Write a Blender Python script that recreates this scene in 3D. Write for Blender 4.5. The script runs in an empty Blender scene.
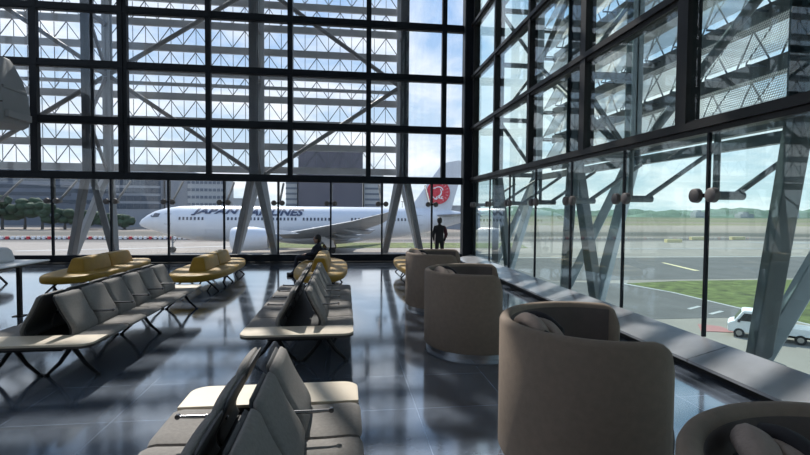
import bpy, bmesh, math, random
from mathutils import Vector, Matrix, noise
random.seed(7)
PI = math.pi
SC = bpy.context.scene
COL = SC.collection
R = math.radians

# ------------------------------------------------------------------ materials
def mat(name, col, rough=.6, metal=0., noise_amt=0., nscale=8., bump=0., bscale=60., spec=.5, coat=0.):
    m = bpy.data.materials.new(name); m.use_nodes = True
    nt = m.node_tree; N = nt.nodes; L = nt.links
    b = N['Principled BSDF']
    b.inputs['Base Color'].default_value = (*col, 1); b.inputs['Roughness'].default_value = rough
    b.inputs['Metallic'].default_value = metal; b.inputs['Specular IOR Level'].default_value = spec
    b.inputs['Coat Weight'].default_value = coat
    tc = N.new('ShaderNodeTexCoord')
    if noise_amt:
        n = N.new('ShaderNodeTexNoise'); n.inputs['Scale'].default_value = nscale; n.inputs['Detail'].default_value = 5
        L.new(tc.outputs['Object'], n.inputs['Vector'])
        r = N.new('ShaderNodeMapRange'); r.inputs[1].default_value = .3; r.inputs[2].default_value = .7
        r.inputs[3].default_value = 1 - noise_amt; r.inputs[4].default_value = 1 + noise_amt
        L.new(n.outputs['Fac'], r.inputs[0])
        v = N.new('ShaderNodeVectorMath'); v.operation = 'SCALE'; v.inputs[0].default_value = col
        L.new(r.outputs[0], v.inputs['Scale']); L.new(v.outputs[0], b.inputs['Base Color'])
    if bump:
        n2 = N.new('ShaderNodeTexNoise'); n2.inputs['Scale'].default_value = bscale; n2.inputs['Detail'].default_value = 3
        L.new(tc.outputs['Object'], n2.inputs['Vector'])
        bp = N.new('ShaderNodeBump'); bp.inputs['Strength'].default_value = bump; bp.inputs['Distance'].default_value = .01
        L.new(n2.outputs['Fac'], bp.inputs['Height']); L.new(bp.outputs[0], b.inputs['Normal'])
    return m

def glass_mat(name, tint, refl=1.0, base=0.0):
    m = bpy.data.materials.new(name); m.use_nodes = True
    nt = m.node_tree; N = nt.nodes; L = nt.links
    N.remove(N['Principled BSDF'])
    t = N.new('ShaderNodeBsdfTransparent'); t.inputs[0].default_value = (*tint, 1)
    g = N.new('ShaderNodeBsdfGlossy'); g.inputs[0].default_value = (refl, refl, refl, 1); g.inputs['Roughness'].default_value = 0.0
    ge = N.new('ShaderNodeNewGeometry'); dt = N.new('ShaderNodeVectorMath'); dt.operation = 'DOT_PRODUCT'
    L.new(ge.outputs['Normal'], dt.inputs[0]); L.new(ge.outputs['Incoming'], dt.inputs[1])
    ab = N.new('ShaderNodeMath'); ab.operation = 'ABSOLUTE'; L.new(dt.outputs['Value'], ab.inputs[0])
    su = N.new('ShaderNodeMath'); su.operation = 'SUBTRACT'; su.inputs[0].default_value = 1; L.new(ab.outputs[0], su.inputs[1])
    pw = N.new('ShaderNodeMath'); pw.operation = 'POWER'; pw.inputs[1].default_value = 5; L.new(su.outputs[0], pw.inputs[0])
    ad = N.new('ShaderNodeMath'); ad.operation = 'MULTIPLY_ADD'; ad.inputs[1].default_value = .95 - base; ad.inputs[2].default_value = .04 + base
    L.new(pw.outputs[0], ad.inputs[0])
    mx = N.new('ShaderNodeMixShader'); L.new(ad.outputs[0], mx.inputs[0]); L.new(t.outputs[0], mx.inputs[1]); L.new(g.outputs[0], mx.inputs[2])
    L.new(mx.outputs[0], N['Material Output'].inputs[0])
    return m

M = {}
M['frame'] = mat('dark frame', (.007, .010, .015), .5, .0, .15, 3, spec=.2)
M['frame_right'] = mat('bronze frame', (.014, .013, .013), .42, .0, .15, 3, spec=.3)
M['sill'] = mat('brushed sill', (.33, .34, .36), .24, .25, .12, 2.2)
M['gap'] = mat('recess black', (.008, .008, .009), .7)
M['wall'] = mat('wall paint', (.62, .62, .62), .8, 0, .05, 1)
M['steel'] = mat('painted steel', (.155, .158, .165), .5, .0, .12, 2)
M['steel_dark'] = mat('dark painted steel', (.055, .065, .08), .5)
M['steel_light'] = mat('painted steel light', (.42, .44, .47), .55, 0, .1, 2)
M['louvre'] = mat('louvre grey', (.45, .46, .48), .6, 0, .12, 1.2)
M['rod'] = mat('rod grey', (.13, .15, .18), .5)
M['knob'] = mat('knob', (.12, .105, .10), .45, .1)
M['fabric'] = mat('grey fabric', (.215, .20, .188), .85, 0, .1, 40, .35, 260)
M['fabric_dark'] = mat('dark back shell', (.04, .039, .04), .6)
M['laminate'] = mat('cream laminate', (.60, .51, .39), .42, 0, .04, 6)
M['edge'] = mat('table edge', (.035, .03, .026), .5)
M['chrome'] = mat('dark chrome', (.22, .22, .23), .22, 1.)
M['black'] = mat('black metal', (.006, .006, .007), .5, .0, spec=.25)
M['mustard'] = mat('mustard leather', (.31, .18, .018), .5, 0, .1, 6, .15, 90, spec=.25)
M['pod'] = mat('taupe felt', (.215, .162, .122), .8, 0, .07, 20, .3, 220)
M['pod_shade'] = mat('shaded taupe felt', (.09, .07, .062), .85, 0, .1, 10)  # tub felt with the interior's shade put into the colour
M['plinth'] = mat('plinth metal', (.35, .35, .36), .3, .9)
M['blanket'] = mat('beige cloth', (.30, .235, .20), .9, 0, .12, 12, .4, 60)
M['white'] = mat('white paint', (.78, .79, .8), .35)
M['aircraft'] = mat('aircraft white', (.58, .61, .65), .3, 0, .03, .1)
M['wing'] = mat('wing grey', (.24, .26, .28), .4, .2, .08, .2)
M['navy'] = mat('navy ink', (.035, .05, .1), .5)
M['window_dark'] = mat('cabin window', (.045, .055, .08), .2)
M['red'] = mat('logo red', (.55, .03, .05), .5)
M['tyre'] = mat('tyre', (.02, .02, .02), .8)
M['skin'] = mat('skin', (.36, .22, .16), .6)
M['hair'] = mat('hair', (.012, .01, .01), .5)
M['navy_cloth'] = mat('dark clothes', (.014, .017, .03), .85)
M['black_cloth'] = mat('black clothes', (.015, .013, .016), .85)
M['red_cloth'] = mat('dark red cloth', (.05, .008, .014), .85)
M['housing'] = mat('grey housing', (.22, .225, .235), .6, 0, .05, 2)
M['device'] = mat('pale plastic', (.6, .6, .62), .4)
M['bld_blue'] = mat('facade slate', (.12, .145, .185), .6, 0, .15, .05)
M['bld_grey'] = mat('facade grey', (.26, .28, .31), .7, 0, .1, .05)
M['bld_dark'] = mat('facade dark', (.10, .10, .125), .7, 0, .15, .05)
M['bld_win'] = mat('facade window', (.04, .06, .09), .25)
M['bld_white'] = mat('facade pale', (.36, .38, .39), .7)
M['leaf'] = mat('leaf', (.03, .055, .028), .9, 0, .5, .6)
M['hill'] = mat('hill green', (.12, .18, .13), .95, 0, .35, .02)
M['grass'] = mat('grass', (.10, .125, .035), .95, 0, .6, .8)
M['asphalt'] = mat('asphalt', (.115, .11, .108), .85, 0, .15, .3)
M['paint'] = mat('road paint', (.45, .45, .44), .7)
M['paint_red'] = mat('road paint red', (.38, .17, .16), .7)
M['paint_yel'] = mat('road paint cream', (.7, .6, .35), .7)
M['concrete'] = mat('concrete', (.26, .25, .24), .85, 0, .12, .4)
M['truck_glass'] = mat('truck glass', (.02, .025, .03), .1)
M['tail_red'] = mat('tail lamp red', (.5, .02, .02), .3)
M['glass_back'] = glass_mat('clear glass', (.95, .965, .98), 1., .0)
M['glass_right'] = glass_mat('green glass', (.86, .95, .935), 1., .01)

# perforated white sheet
def perf():
    m = bpy.data.materials.new('perforated sheet'); m.use_nodes = True
    N = m.node_tree.nodes; L = m.node_tree.links; b = N['Principled BSDF']
    b.inputs['Base Color'].default_value = (.80, .74, .73, 1); b.inputs['Roughness'].default_value = .6
    tc = N.new('ShaderNodeTexCoord'); mp = N.new('ShaderNodeMapping'); mp.inputs['Scale'].default_value = (14, 22, 22)
    L.new(tc.outputs['Object'], mp.inputs[0])
    fr = N.new('ShaderNodeVectorMath'); fr.operation = 'FRACTION'; L.new(mp.outputs[0], fr.inputs[0])
    sb = N.new('ShaderNodeVectorMath'); sb.operation = 'SUBTRACT'; sb.inputs[1].default_value = (.5, .5, .5); L.new(fr.outputs[0], sb.inputs[0])
    ml = N.new('ShaderNodeVectorMath'); ml.operation = 'MULTIPLY'; ml.inputs[1].default_value = (0, 1, 1); L.new(sb.outputs[0], ml.inputs[0])
    ln = N.new('ShaderNodeVectorMath'); ln.operation = 'LENGTH'; L.new(ml.outputs[0], ln.inputs[0])
    gt = N.new('ShaderNodeMath'); gt.operation = 'GREATER_THAN'; gt.inputs[1].default_value = .40; L.new(ln.outputs['Value'], gt.inputs[0])
    L.new(gt.outputs[0], b.inputs['Alpha'])
    tr = N.new('ShaderNodeBsdfTranslucent'); tr.inputs[0].default_value = (.6, .56, .55, 1)
    tr.inputs[0].default_value = (.9, .84, .83, 1)
    b.inputs['Base Color'].default_value = (.92, .86, .85, 1)
    mx = N.new('ShaderNodeMixShader'); mx.inputs[0].default_value = .5; L.new(b.outputs[0], mx.inputs[1]); L.new(tr.outputs[0], mx.inputs[2])
    tp = N.new('ShaderNodeBsdfTransparent'); m2 = N.new('ShaderNodeMixShader'); L.new(gt.outputs[0], m2.inputs[0]); L.new(tp.outputs[0], m2.inputs[1]); L.new(mx.outputs[0], m2.inputs[2])
    for l in list(b.inputs['Alpha'].links): m.node_tree.links.remove(l)
    L.new(m2.outputs[0], N['Material Output'].inputs[0])
    return m
M['perf'] = perf()

def floor_mat():
    m = bpy.data.materials.new('slate tile'); m.use_nodes = True
    N = m.node_tree.nodes; L = m.node_tree.links; b = N['Principled BSDF']
    tc = N.new('ShaderNodeTexCoord')
    mp = N.new('ShaderNodeMapping'); mp.inputs['Location'].default_value = (-.68, .12, 0); L.new(tc.outputs['Object'], mp.inputs[0])
    br = N.new('ShaderNodeTexBrick'); br.offset = 0; br.inputs['Scale'].default_value = 1; br.inputs['Mortar Size'].default_value = .0035
    br.inputs['Brick Width'].default_value = .9; br.inputs['Row Height'].default_value = .9; br.inputs['Mortar Smooth'].default_value = .1
    br.inputs['Color1'].default_value = (.9, .9, .9, 1); br.inputs['Color2'].default_value = (1.1, 1.1, 1.1, 1); br.inputs['Mortar'].default_value = (2.2, 2.2, 2.2, 1)
    L.new(mp.outputs[0], br.inputs['Vector'])
    n = N.new('ShaderNodeTexNoise'); n.inputs['Scale'].default_value = 1.6; n.inputs['Detail'].default_value = 8; n.inputs['Roughness'].default_value = .65
    L.new(tc.outputs['Object'], n.inputs['Vector'])
    rp = N.new('ShaderNodeValToRGB'); rp.color_ramp.elements[0].position = .3; rp.color_ramp.elements[0].color = (.06, .07, .09, 1)
    rp.color_ramp.elements[1].position = .75; rp.color_ramp.elements[1].color = (.165, .185, .225, 1)
    L.new(n.outputs['Fac'], rp.inputs[0])
    ml = N.new('ShaderNodeVectorMath'); ml.operation = 'MULTIPLY'; L.new(rp.outputs[0], ml.inputs[0]); L.new(br.outputs['Color'], ml.inputs[1])
    L.new(ml.outputs[0], b.inputs['Base Color'])
    r2 = N.new('ShaderNodeMapRange'); r2.inputs[3].default_value = .07; r2.inputs[4].default_value = .20; L.new(n.outputs['Fac'], r2.inputs[0])
    L.new(r2.outputs[0], b.inputs['Roughness'])
    b.inputs['IOR'].default_value = 2.1; b.inputs['Coat Weight'].default_value = 1.0; b.inputs['Coat IOR'].default_value = 1.7; b.inputs['Coat Roughness'].default_value = .08; b.inputs['Coat Tint'].default_value = (.93, .97, 1, 1)
    bp = N.new('ShaderNodeBump'); bp.inputs['Strength'].default_value = .06; bp.inputs['Distance'].default_value = .01
    n3 = N.new('ShaderNodeTexNoise'); n3.inputs['Scale'].default_value = 9; n3.inputs['Detail'].default_value = 4; L.new(tc.outputs['Object'], n3.inputs['Vector'])
    L.new(n3.outputs['Fac'], bp.inputs['Height']); L.new(bp.outputs[0], b.inputs['Normal'])
    return m
M['floor'] = floor_mat()

def ground_mat():
    m = bpy.data.materials.new('airfield'); m.use_nodes = True
    N = m.node_tree.nodes; L = m.node_tree.links; b = N['Principled BSDF']; b.inputs['Roughness'].default_value = .9
    b.inputs['Specular IOR Level'].default_value = .15
    tc = N.new('ShaderNodeTexCoord'); sp = N.new('ShaderNodeSeparateXYZ'); L.new(tc.outputs['Object'], sp.inputs[0])
    n = N.new('ShaderNodeTexNoise'); n.inputs['Scale'].default_value = .01; n.inputs['Detail'].default_value = 4; L.new(tc.outputs['Object'], n.inputs['Vector'])
    na = N.new('ShaderNodeMath'); na.operation = 'MULTIPLY_ADD'; na.inputs[1].default_value = .10; na.inputs[2].default_value = -.05; L.new(n.outputs['Fac'], na.inputs[0])
    lg = N.new('ShaderNodeMath'); lg.operation = 'LOGARITHM'; lg.inputs[1].default_value = 10; L.new(sp.outputs['Y'], lg.inputs[0])
    ad = N.new('ShaderNodeMath'); ad.operation = 'ADD'; L.new(lg.outputs[0], ad.inputs[0]); L.new(na.outputs[0], ad.inputs[1])
    mr = N.new('ShaderNodeMapRange'); mr.inputs[1].default_value = 1.3; mr.inputs[2].default_value = 3.1; L.new(ad.outputs[0], mr.inputs[0])
    rp = N.new('ShaderNodeValToRGB'); cr = rp.color_ramp; cr.interpolation = 'LINEAR'
    stops = [(20, (0.285, 0.259, 0.228)), (118, (0.285, 0.259, 0.232)), (124, (0.123, 0.115, 0.109)), (132, (0.131, 0.122, 0.116)), (136, (0.255, 0.223, 0.192)), (150, (0.101, 0.097, 0.086)), (168, (0.116, 0.112, 0.099)),
             (180, (0.231, 0.202, 0.172)), (205, (0.277, 0.238, 0.205)), (260, (0.308, 0.259, 0.222)), (285, (0.208, 0.202, 0.112)), (330, (0.231, 0.194, 0.159)), (420, (0.169, 0.173, 0.099)), (520, (0.200, 0.187, 0.132)), (800, (0.101, 0.122, 0.079)), (1200, (0.092, 0.115, 0.079))]
    while len(cr.elements) < len(stops): cr.elements.new(.5)
    for e, (y, c) in zip(cr.elements, stops):
        pass
    pos = [(math.log10(y) - 1.3) / 1.8 for y, c in stops]
    for i, (p, (y, c)) in enumerate(zip(pos, stops)):
        cr.elements[i].position = max(0, min(1, p)); cr.elements[i].color = (*c, 1)
    L.new(mr.outputs[0], rp.inputs[0])
    n2 = N.new('ShaderNodeTexNoise'); n2.inputs['Scale'].default_value = .25; n2.inputs['Detail'].default_value = 7; L.new(tc.outputs['Object'], n2.inputs['Vector'])
    r2 = N.new('ShaderNodeMapRange'); r2.inputs[3].default_value = .8; r2.inputs[4].default_value = 1.2; L.new(n2.outputs['Fac'], r2.inputs[0])
    v = N.new('ShaderNodeVectorMath'); v.operation = 'SCALE'; L.new(rp.outputs[0], v.inputs[0]); L.new(r2.outputs[0], v.inputs['Scale'])
    L.new(v.outputs[0], b.inputs['Base Color'])
    return m
M['ground'] = ground_mat()

# ------------------------------------------------------------------ mesh helpers
class MB:
    def __init__(s): s.v = []; s.f = []; s.sm = []
    def add(s, vs, fs, smooth=False):
        o = len(s.v); s.v += [tuple(v) for v in vs]; s.f += [tuple(i + o for i in f) for f in fs]; s.sm += [smooth] * len(fs); return s
    def box(s, x0, x1, y0, y1, z0, z1):
        return s.add([(x0, y0, z0), (x1, y0, z0), (x1, y1, z0), (x0, y1, z0), (x0, y0, z1), (x1, y0, z1), (x1, y1, z1), (x0, y1, z1)],
              [(0, 3, 2, 1), (4, 5, 6, 7), (0, 1, 5, 4), (1, 2, 6, 5), (2, 3, 7, 6), (3, 0, 4, 7)])
    def bar(s, a, b, w, h, up=(0, 0, 1)):
        a = Vector(a); b = Vector(b); d = (b - a).normalized(); up = Vector(up)
        if abs(d.dot(up)) > .99: up = Vector((0, 1, 0))
        x = d.cross(up).normalized() * w / 2; y = x.cross(d).normalized() * h / 2
        vs = [a - x - y, a + x - y, a + x + y, a - x + y, b - x - y, b + x - y, b + x + y, b - x + y]
        return s.add(vs, [(0, 3, 2, 1), (4, 5, 6, 7), (0, 1, 5, 4), (1, 2, 6, 5), (2, 3, 7, 6), (3, 0, 4, 7)])
    def tube(s, pts, r, n=10, caps=True):
        pts = [Vector(p) for p in pts]
        if not isinstance(r, (list, tuple)): r = [r] * len(pts)
        vs = []; prev = None
        for i, p in enumerate(pts):
            d = (pts[min(i + 1, len(pts) - 1)] - pts[max(i - 1, 0)]).normalized()
            if prev is None:
                u = Vector((0, 0, 1)) if abs(d.z) < .9 else Vector((1, 0, 0))
            else: u = prev
            x = d.cross(u).normalized(); u = x.cross(d).normalized(); prev = u
            for k in range(n):
                a = 2 * PI * k / n; vs.append(p + x * (math.cos(a) * r[i]) + u * (math.sin(a) * r[i]))
        fs = [(i * n + k, i * n + (k + 1) % n, (i + 1) * n + (k + 1) % n, (i + 1) * n + k) for i in range(len(pts) - 1) for k in range(n)]
        if caps: fs += [tuple(range(n))[::-1], tuple((len(pts) - 1) * n + k for k in range(n))]
        s.add(vs, fs, True)
        return s
    def loft(s, rings, smooth=True, caps=True, closed=False):
        n = len(rings[0]); vs = [p for r in rings for p in r]; m = len(rings)
        fs = [(i * n + k, i * n + (k + 1) % n, ((i + 1) % m) * n + (k + 1) % n, ((i + 1) % m) * n + k) for i in range(m if closed else m - 1) for k in range(n)]
        if caps and not closed: fs += [tuple(range(n))[::-1], tuple((m - 1) * n + k for k in range(n))]
        return s.add(vs, fs, smooth)
    def prism(s, poly, axis, a, b, smooth=False):
        # poly: 2D points; axis 'x','y','z' extrude
        def P(u, v, t): return {'x': (t, u, v), 'y': (u, t, v), 'z': (u, v, t)}[axis]
        n = len(poly)
        vs = [P(u, v, a) for u, v in poly] + [P(u, v, b) for u, v in poly]
        fs = [tuple(range(n))[::-1], tuple(range(n, 2 * n))] + [(k, (k + 1) % n, n + (k + 1) % n, n + k) for k in range(n)]
        return s.add(vs, fs, smooth)
    def build(s, name, m, parent=None, bevel=0, seg=2, loc=None, fix=True, smooth_all=False, angle=None):
        me = bpy.data.meshes.new(name); me.from_pydata(s.v, [], s.f); me.materials.append(m)
        for p, q in zip(me.polygons, s.sm): p.use_smooth = q or smooth_all
        if fix:
            bm = bmesh.new(); bm.from_mesh(me); bmesh.ops.recalc_face_normals(bm, faces=bm.faces); bm.to_mesh(me); bm.free()
        o = bpy.data.objects.new(name, me); COL.objects.link(o)
        if parent: o.parent = parent
        if loc: o.location = loc
        if bevel:
            md = o.modifiers.new('bevel', 'BEVEL'); md.width = bevel; md.segments = seg; md.limit_method = 'ANGLE'; md.angle_limit = R(40)
            for p in me.polygons: p.use_smooth = True
            me.set_sharp_from_angle(angle=R(40))
        elif any(s.sm): me.set_sharp_from_angle(angle=R(angle or 45))
        return o

def thing(name, label, cat, loc=(0, 0, 0), rz=0, group=None):
    o = bpy.data.objects.new(name, None); COL.objects.link(o); o.location = loc; o.rotation_euler = (0, 0, rz)
    o.empty_display_size = .2
    return tag(o, label, cat, group)
def tag(o, label, cat, group=None, kind=None):
    o['label'] = label; o['category'] = cat
    if group: o['group'] = group
    if kind: o['kind'] = kind
    return o
def struct(name, mb, m, **k):
    o = mb.build(name, m, **k); o['kind'] = 'structure'; return o
def copy_tree(o, parent=None, first=True):
    c = o.copy(); COL.objects.link(c)
    if parent: c.parent = parent
    for ch in list(o.children): copy_tree(ch, c)
    return c
ORD = ['first', 'second', 'third', 'fourth', 'fifth', 'sixth', 'seventh', 'eighth', 'ninth', 'tenth', 'eleventh', 'twelfth', 'thirteenth', 'fourteenth', 'fifteenth', 'sixteenth']

# ------------------------------------------------------------------ camera
CP = Vector((0, 0, 1.8708)); YW, PT, RL = R(7.2525), R(-2.0683), R(.463)
fw = Vector((math.sin(YW) * math.cos(PT), math.cos(YW) * math.cos(PT), math.sin(PT)))
rr = Vector((math.cos(YW), -math.sin(YW), 0)); uu = rr.cross(fw)
r2 = rr * math.cos(RL) + uu * math.sin(RL); u2 = -rr * math.sin(RL) + uu * math.cos(RL)
cam = bpy.data.cameras.new('camera'); co = bpy.data.objects.new('camera', cam); COL.objects.link(co)
cam.sensor_width = 36; cam.lens = 475.58 / 810 * 36; cam.clip_end = 6000; cam.clip_start = .05
co.matrix_world = Matrix((( r2.x, u2.x, -fw.x, 0), (r2.y, u2.y, -fw.y, 0), (r2.z, u2.z, -fw.z, CP.z), (0, 0, 0, 1)))
SC.camera = co

# ------------------------------------------------------------------ room shell
XL, YR, ZC = -15.6, -5.5, 16.05
A, D = 4.55, 17.1
struct('floor', MB().box(XL, A + .1, YR, D + .1, -.2, 0), M['floor'])
struct('ceiling', MB().box(XL, A + .15, YR, D + .15, ZC, ZC + .3), M['wall'])
struct('wall_left', MB().box(XL - .2, XL, YR, D, -.2, 3.0).box(XL - .2, XL, YR, D, ZC - .4, ZC), M['wall'])  # out of view, left open above to admit added sky light
struct('wall_rear', MB().box(XL, A + .1, YR - .2, YR, -.2, ZC), M['wall'])
LV = [3.08, 4.91, 6.75, 8.58, 10.41, 12.24, 14.07, 15.9]
tn = [0]
def trim(mb, m, **k):
    tn[0] += 1; return struct('trim_%d' % tn[0], mb, m, **k)
# back curtain wall
trim(MB().box(XL, A, D - .1, D + .12, 0, .29), M['frame'])
trim(MB().box(XL, 4.3, D - .35, D - .1, 0, .06), M['gap'])
for z in LV: trim(MB().box(XL, A, D - .02, D + .16, z - .25, z).box(XL, A, D - .06, D + .02, z - .22, z - .17), M['frame'])
bx = [-10.096 + 2.7326 * i for i in range(-1, 6)]
for i, x in enumerate(bx):
    w = .3 if i == 2 else (.22 if i == 1 else .17)
    mb = MB().box(x - w / 2, x + w / 2, D - .04, D + .14, 3.05, 15.9)
    if i == 2: mb.box(x - .02, x + .02, D - .07, D, 3.05, 15.9)
    trim(mb, M['frame'])
lx = [-9.595 + 1.8217 * i for i in range(-3, 8)]
for x in lx: trim(MB().box(x - .03, x + .03, D - .03, D + .05, .29, 2.85), M['frame'])
# corner column
trim(MB().box(4.27, 4.66, D - .25, D + .2, 0, ZC), M['frame'], bevel=.04)
trim(MB().box(4.6, 4.68, D - .5, D - .3, .25, ZC), M['frame_right'])
# right curtain wall
for z in LV:
    trim(MB().box(A - .02, A + .16, YR, D, z - .2, z).box(A - .07, A, YR, D, z - .13, z - .03), M['frame_right'])
ry = [16.5 - 2.7326 * i for i in range(0, 8)]
ry = [5.97 + 2.7326 * i for i in range(-4, 4)] + [16.55]
for i, y in enumerate(ry):
    w = .2 if i in (4, 5) else .13
    trim(MB().box(A - .05, A + .16, y - w / 2, y + w / 2, 3.0, 15.9), M['frame_right'])
rl = [5.497 + 1.8217 * k for k in range(-6, 7)]
for y in rl: trim(MB().box(A - .012, A + .03, y - .018, y + .018, .29, 2.9), M['frame'])
# glass panes
wn = [0]
def pane(mb, m):
    wn[0] += 1; o = struct('window_%d' % wn[0], mb, m); return o
ex = [XL] + bx + [4.3]
for i in range(len(ex) - 1):
    for k in range(7):
        if ex[i + 1] - ex[i] > .2: pane(MB().box(ex[i], ex[i + 1], D + .04, D + .055, LV[k], LV[k + 1] - .2), M['glass_back'])
ex = [XL] + lx + [4.3]
for i in range(len(ex) - 1):
    if ex[i + 1] - ex[i] > .1: pane(MB().box(ex[i], ex[i + 1], D + .01, D + .025, .29, 2.85), M['glass_back'])
ex = [YR] + ry + [D - .3]
for i in range(len(ex) - 1):
    for k in range(7): pane(MB().box(A + .02, A + .035, ex[i], ex[i + 1], LV[k], LV[k + 1] - .2), M['glass_right'])
ex = [YR] + rl + [D - .3]
for i in range(len(ex) - 1): pane(MB().box(A + .0, A + .015, ex[i], ex[i + 1], .27, 2.9), M['glass_right'])
for i in range(6):  # unseen left glazing, added to let more sky light into the hall
    a = YR + (D - YR) * i / 6; b = YR + (D - YR) * (i + 1) / 6
    pane(MB().box(XL - .1, XL - .085, a, b, 3.0, ZC - .4), M['glass_back'])
    trim(MB().box(XL - .18, XL, b - .1, b, 3.0, ZC - .4), M['frame'])
# sloping sill boards on the right
ys = [YR] + [5.497 - .43 + 1.8217 * k for k in range(-5, 7)] + [D - .3]
for a, b in zip(ys[:-1], ys[1:]):
    trim(MB().prism([(4.0, .15), (4.54, .29), (4.54, .26), (4.0, .115)], 'y', a + .006, b - .006), M['sill'])
trim(MB().box(4.14, 4.55, YR, D - .1, 0, .115).box(4.4, 4.55, YR, D - .1, .1, .2), M['gap'])
# ledges outside the glass
trim(MB().box(A + .1, 5.75, YR, 18.4, -.6, -.22), M['concrete'])
trim(MB().box(XL, 5.75, D + .1, 18.4, -.6, -.22), M['concrete'])

# ------------------------------------------------------------------ exterior steel
FY, RY = 17.7, 19.1
def i_column(mb, x, y, z0, z1, w, along):
    if along == 'y':   # web along y
        mb.box(x - w / 2, x + w / 2, y - w / 2, y - w / 2 + .03, z0, z1).box(x - w / 2, x + w / 2, y + w / 2 - .03, y + w / 2, z0, z1).box(x - .015, x + .015, y - w / 2, y + w / 2, z0, z1)
    else:
        mb.box(x - w / 2, x - w / 2 + .03, y - w / 2, y + w / 2, z0, z1).box(x + w / 2 - .03, x + w / 2, y - w / 2, y + w / 2, z0, z1).box(x - w / 2, x + w / 2, y - .015, y + .015, z0, z1)
    return mb
ZT = 16.2
def column_frame(tx, label, group):
    # tx maps local (s along wall, d outwards, z) to world
    t = thing('steel_column', label, 'steel column', tx(0, .6, -.22), 0, group)
    inv = Vector(t.location)
    def P(s, d, z): return Vector(tx(s, d, z)) - inv
    w = .27
    def box_col(d, ww):
        a = P(-ww / 2, d - ww / 2, 3.0); b = P(ww / 2, d + ww / 2, ZT)
        mb = MB(); x0, x1 = sorted((a.x, b.x)); y0, y1 = sorted((a.y, b.y)); cx, cy = (x0 + x1) / 2, (y0 + y1) / 2
        return i_column(mb, cx, cy, a.z, b.z, ww, 'y')
    box_col(.6, .28).build('front_post', M['steel_dark'], t)
    box_col(2.0, .26).build('rear_post', M['steel_light'], t)
    for s0 in (-1, 1):
        for d, m in ((.6, 'steel'), (2.0, 'steel_light')):
            MB().bar(P(s0 * .08, d, 3.1), P(s0 * .75, .8, -.1), .22, .2, (0, 0, 1)).build('leg', M[m], t, bevel=.015)
        MB().box(*[q for pr_ in zip(*[sorted(z) for z in zip(P(s0 * .75 - .22, .6, -.22), P(s0 * .75 + .22, 1.0, 0.0))]) for q in pr_][0:0] or [min(P(s0 * .75 - .22, .6, -.22)[0], P(s0 * .75 + .22, 1., 0)[0]), max(P(s0 * .75 - .22, .6, -.22)[0], P(s0 * .75 + .22, 1., 0)[0]),
                 min(P(s0 * .75 - .22, .6, -.22)[1], P(s0 * .75 + .22, 1., 0)[1]), max(P(s0 * .75 - .22, .6, -.22)[1], P(s0 * .75 + .22, 1., 0)[1]), P(0, 0, -.22)[2], P(0, 0, -.05)[2]]).build('foot_plate', M['steel'], t)
    l = MB()
    zz = [3.1, 4.95, 6.8, 8.6, 10.45, 12.3, 14.15, 16.]
    for i, z in enumerate(zz):
        l.bar(P(0, .6, z), P(0, 2.0, z), .1, .14)
    for i in range(len(zz) - 1):
        a, b = (.6, 2.0) if i % 2 else (2.0, .6)
        l.bar(P(0, a, zz[i]), P(0, b, zz[i + 1]), .09, .09)
    l.build('lacing', M['steel'], t)
    return t
CX = [-14.23, -8.75, -3.24, 2.2]
for x, lb in zip(CX, ['twin steel column outside the far left end of back glass', 'twin steel column behind back glass, left of the aircraft nose',
                      'twin steel column behind back glass, before the airliner name', 'twin steel column behind back glass nearest the red tail emblem']):
    column_frame(lambda s, d, z, x=x: (x + s, D + d, z), lb, 'columns outside the back glass')
CY = [15.7, 10.23, 4.76, -.71]
for y, lb in zip(CY, ['twin steel column outside right glass, close to dark corner post', 'twin steel column outside right glass, behind the middle panes',
                      'twin steel column outside right glass, standing before the white truck', 'twin steel column outside right glass, beside the camera']):
    column_frame(lambda s, d, z, y=y: (A + d, y + s, z), lb, 'columns outside the right glass')
# diagonal braces between columns (rear plane)
def brace(a, b, label, group, r=.085, m='steel'):
    o = MB().tube([a, b], r, 10).build('cross_brace', M[m]); tag(o, label, 'steel brace', group); return o
Yb = D + 2.0; G = 'diagonal braces of the back facade'
lo, mi, hi = 3.1, 6.8, 10.45
brace((CX[0], Yb, hi), (CX[1], Yb, mi), 'diagonal tube brace falling to the star node from the upper left', G)
brace((CX[0], Yb, lo), (CX[1], Yb, mi), 'diagonal tube brace rising from lower left to the star node', G)
brace((CX[1], Yb, mi), (CX[2], Yb, hi), 'diagonal tube brace rising right from the star node', G)
brace((CX[1], Yb, mi), (CX[2], Yb, lo), 'diagonal tube brace falling right from the star node', G)
brace((CX[2], Yb, hi), (CX[3], Yb, mi), 'diagonal tube brace falling toward the rightmost back column', G)
brace((CX[2], Yb, lo), (CX[3], Yb, mi), 'diagonal tube brace rising toward the rightmost back column', G)
Xb = A + 2.0; G = 'diagonal braces of the right facade'
for (a, b, l) in [((Xb, CY[0], mi), (Xb, CY[1], hi), 'diagonal tube brace rising from the corner side column, right facade'),
                  ((Xb, CY[0], mi), (Xb, CY[1], lo), 'diagonal tube brace falling from the corner side column, right facade'),
                  ((Xb, CY[1], hi), (Xb, CY[2], mi), 'diagonal tube brace of the right facade, upper of the near bay'),
                  ((Xb, CY[1], lo), (Xb, CY[2], mi), 'diagonal tube brace of the right facade, lower of the near bay'),
                  ((Xb, CY[2], mi), (Xb, CY[3], hi), 'diagonal tube brace beside the camera, rising'),
                  ((Xb, CY[2], mi), (Xb, CY[3], lo), 'diagonal tube brace beside the camera, falling')]:
    brace(a, b, l, G)
o = MB().bar((XL, Yb, 6.55), (2.2, Yb, 6.55), .1, .12).build('tie_beam', M['steel_light']); tag(o, 'slim horizontal steel tie crossing the back facade at mid height', 'steel beam')
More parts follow.
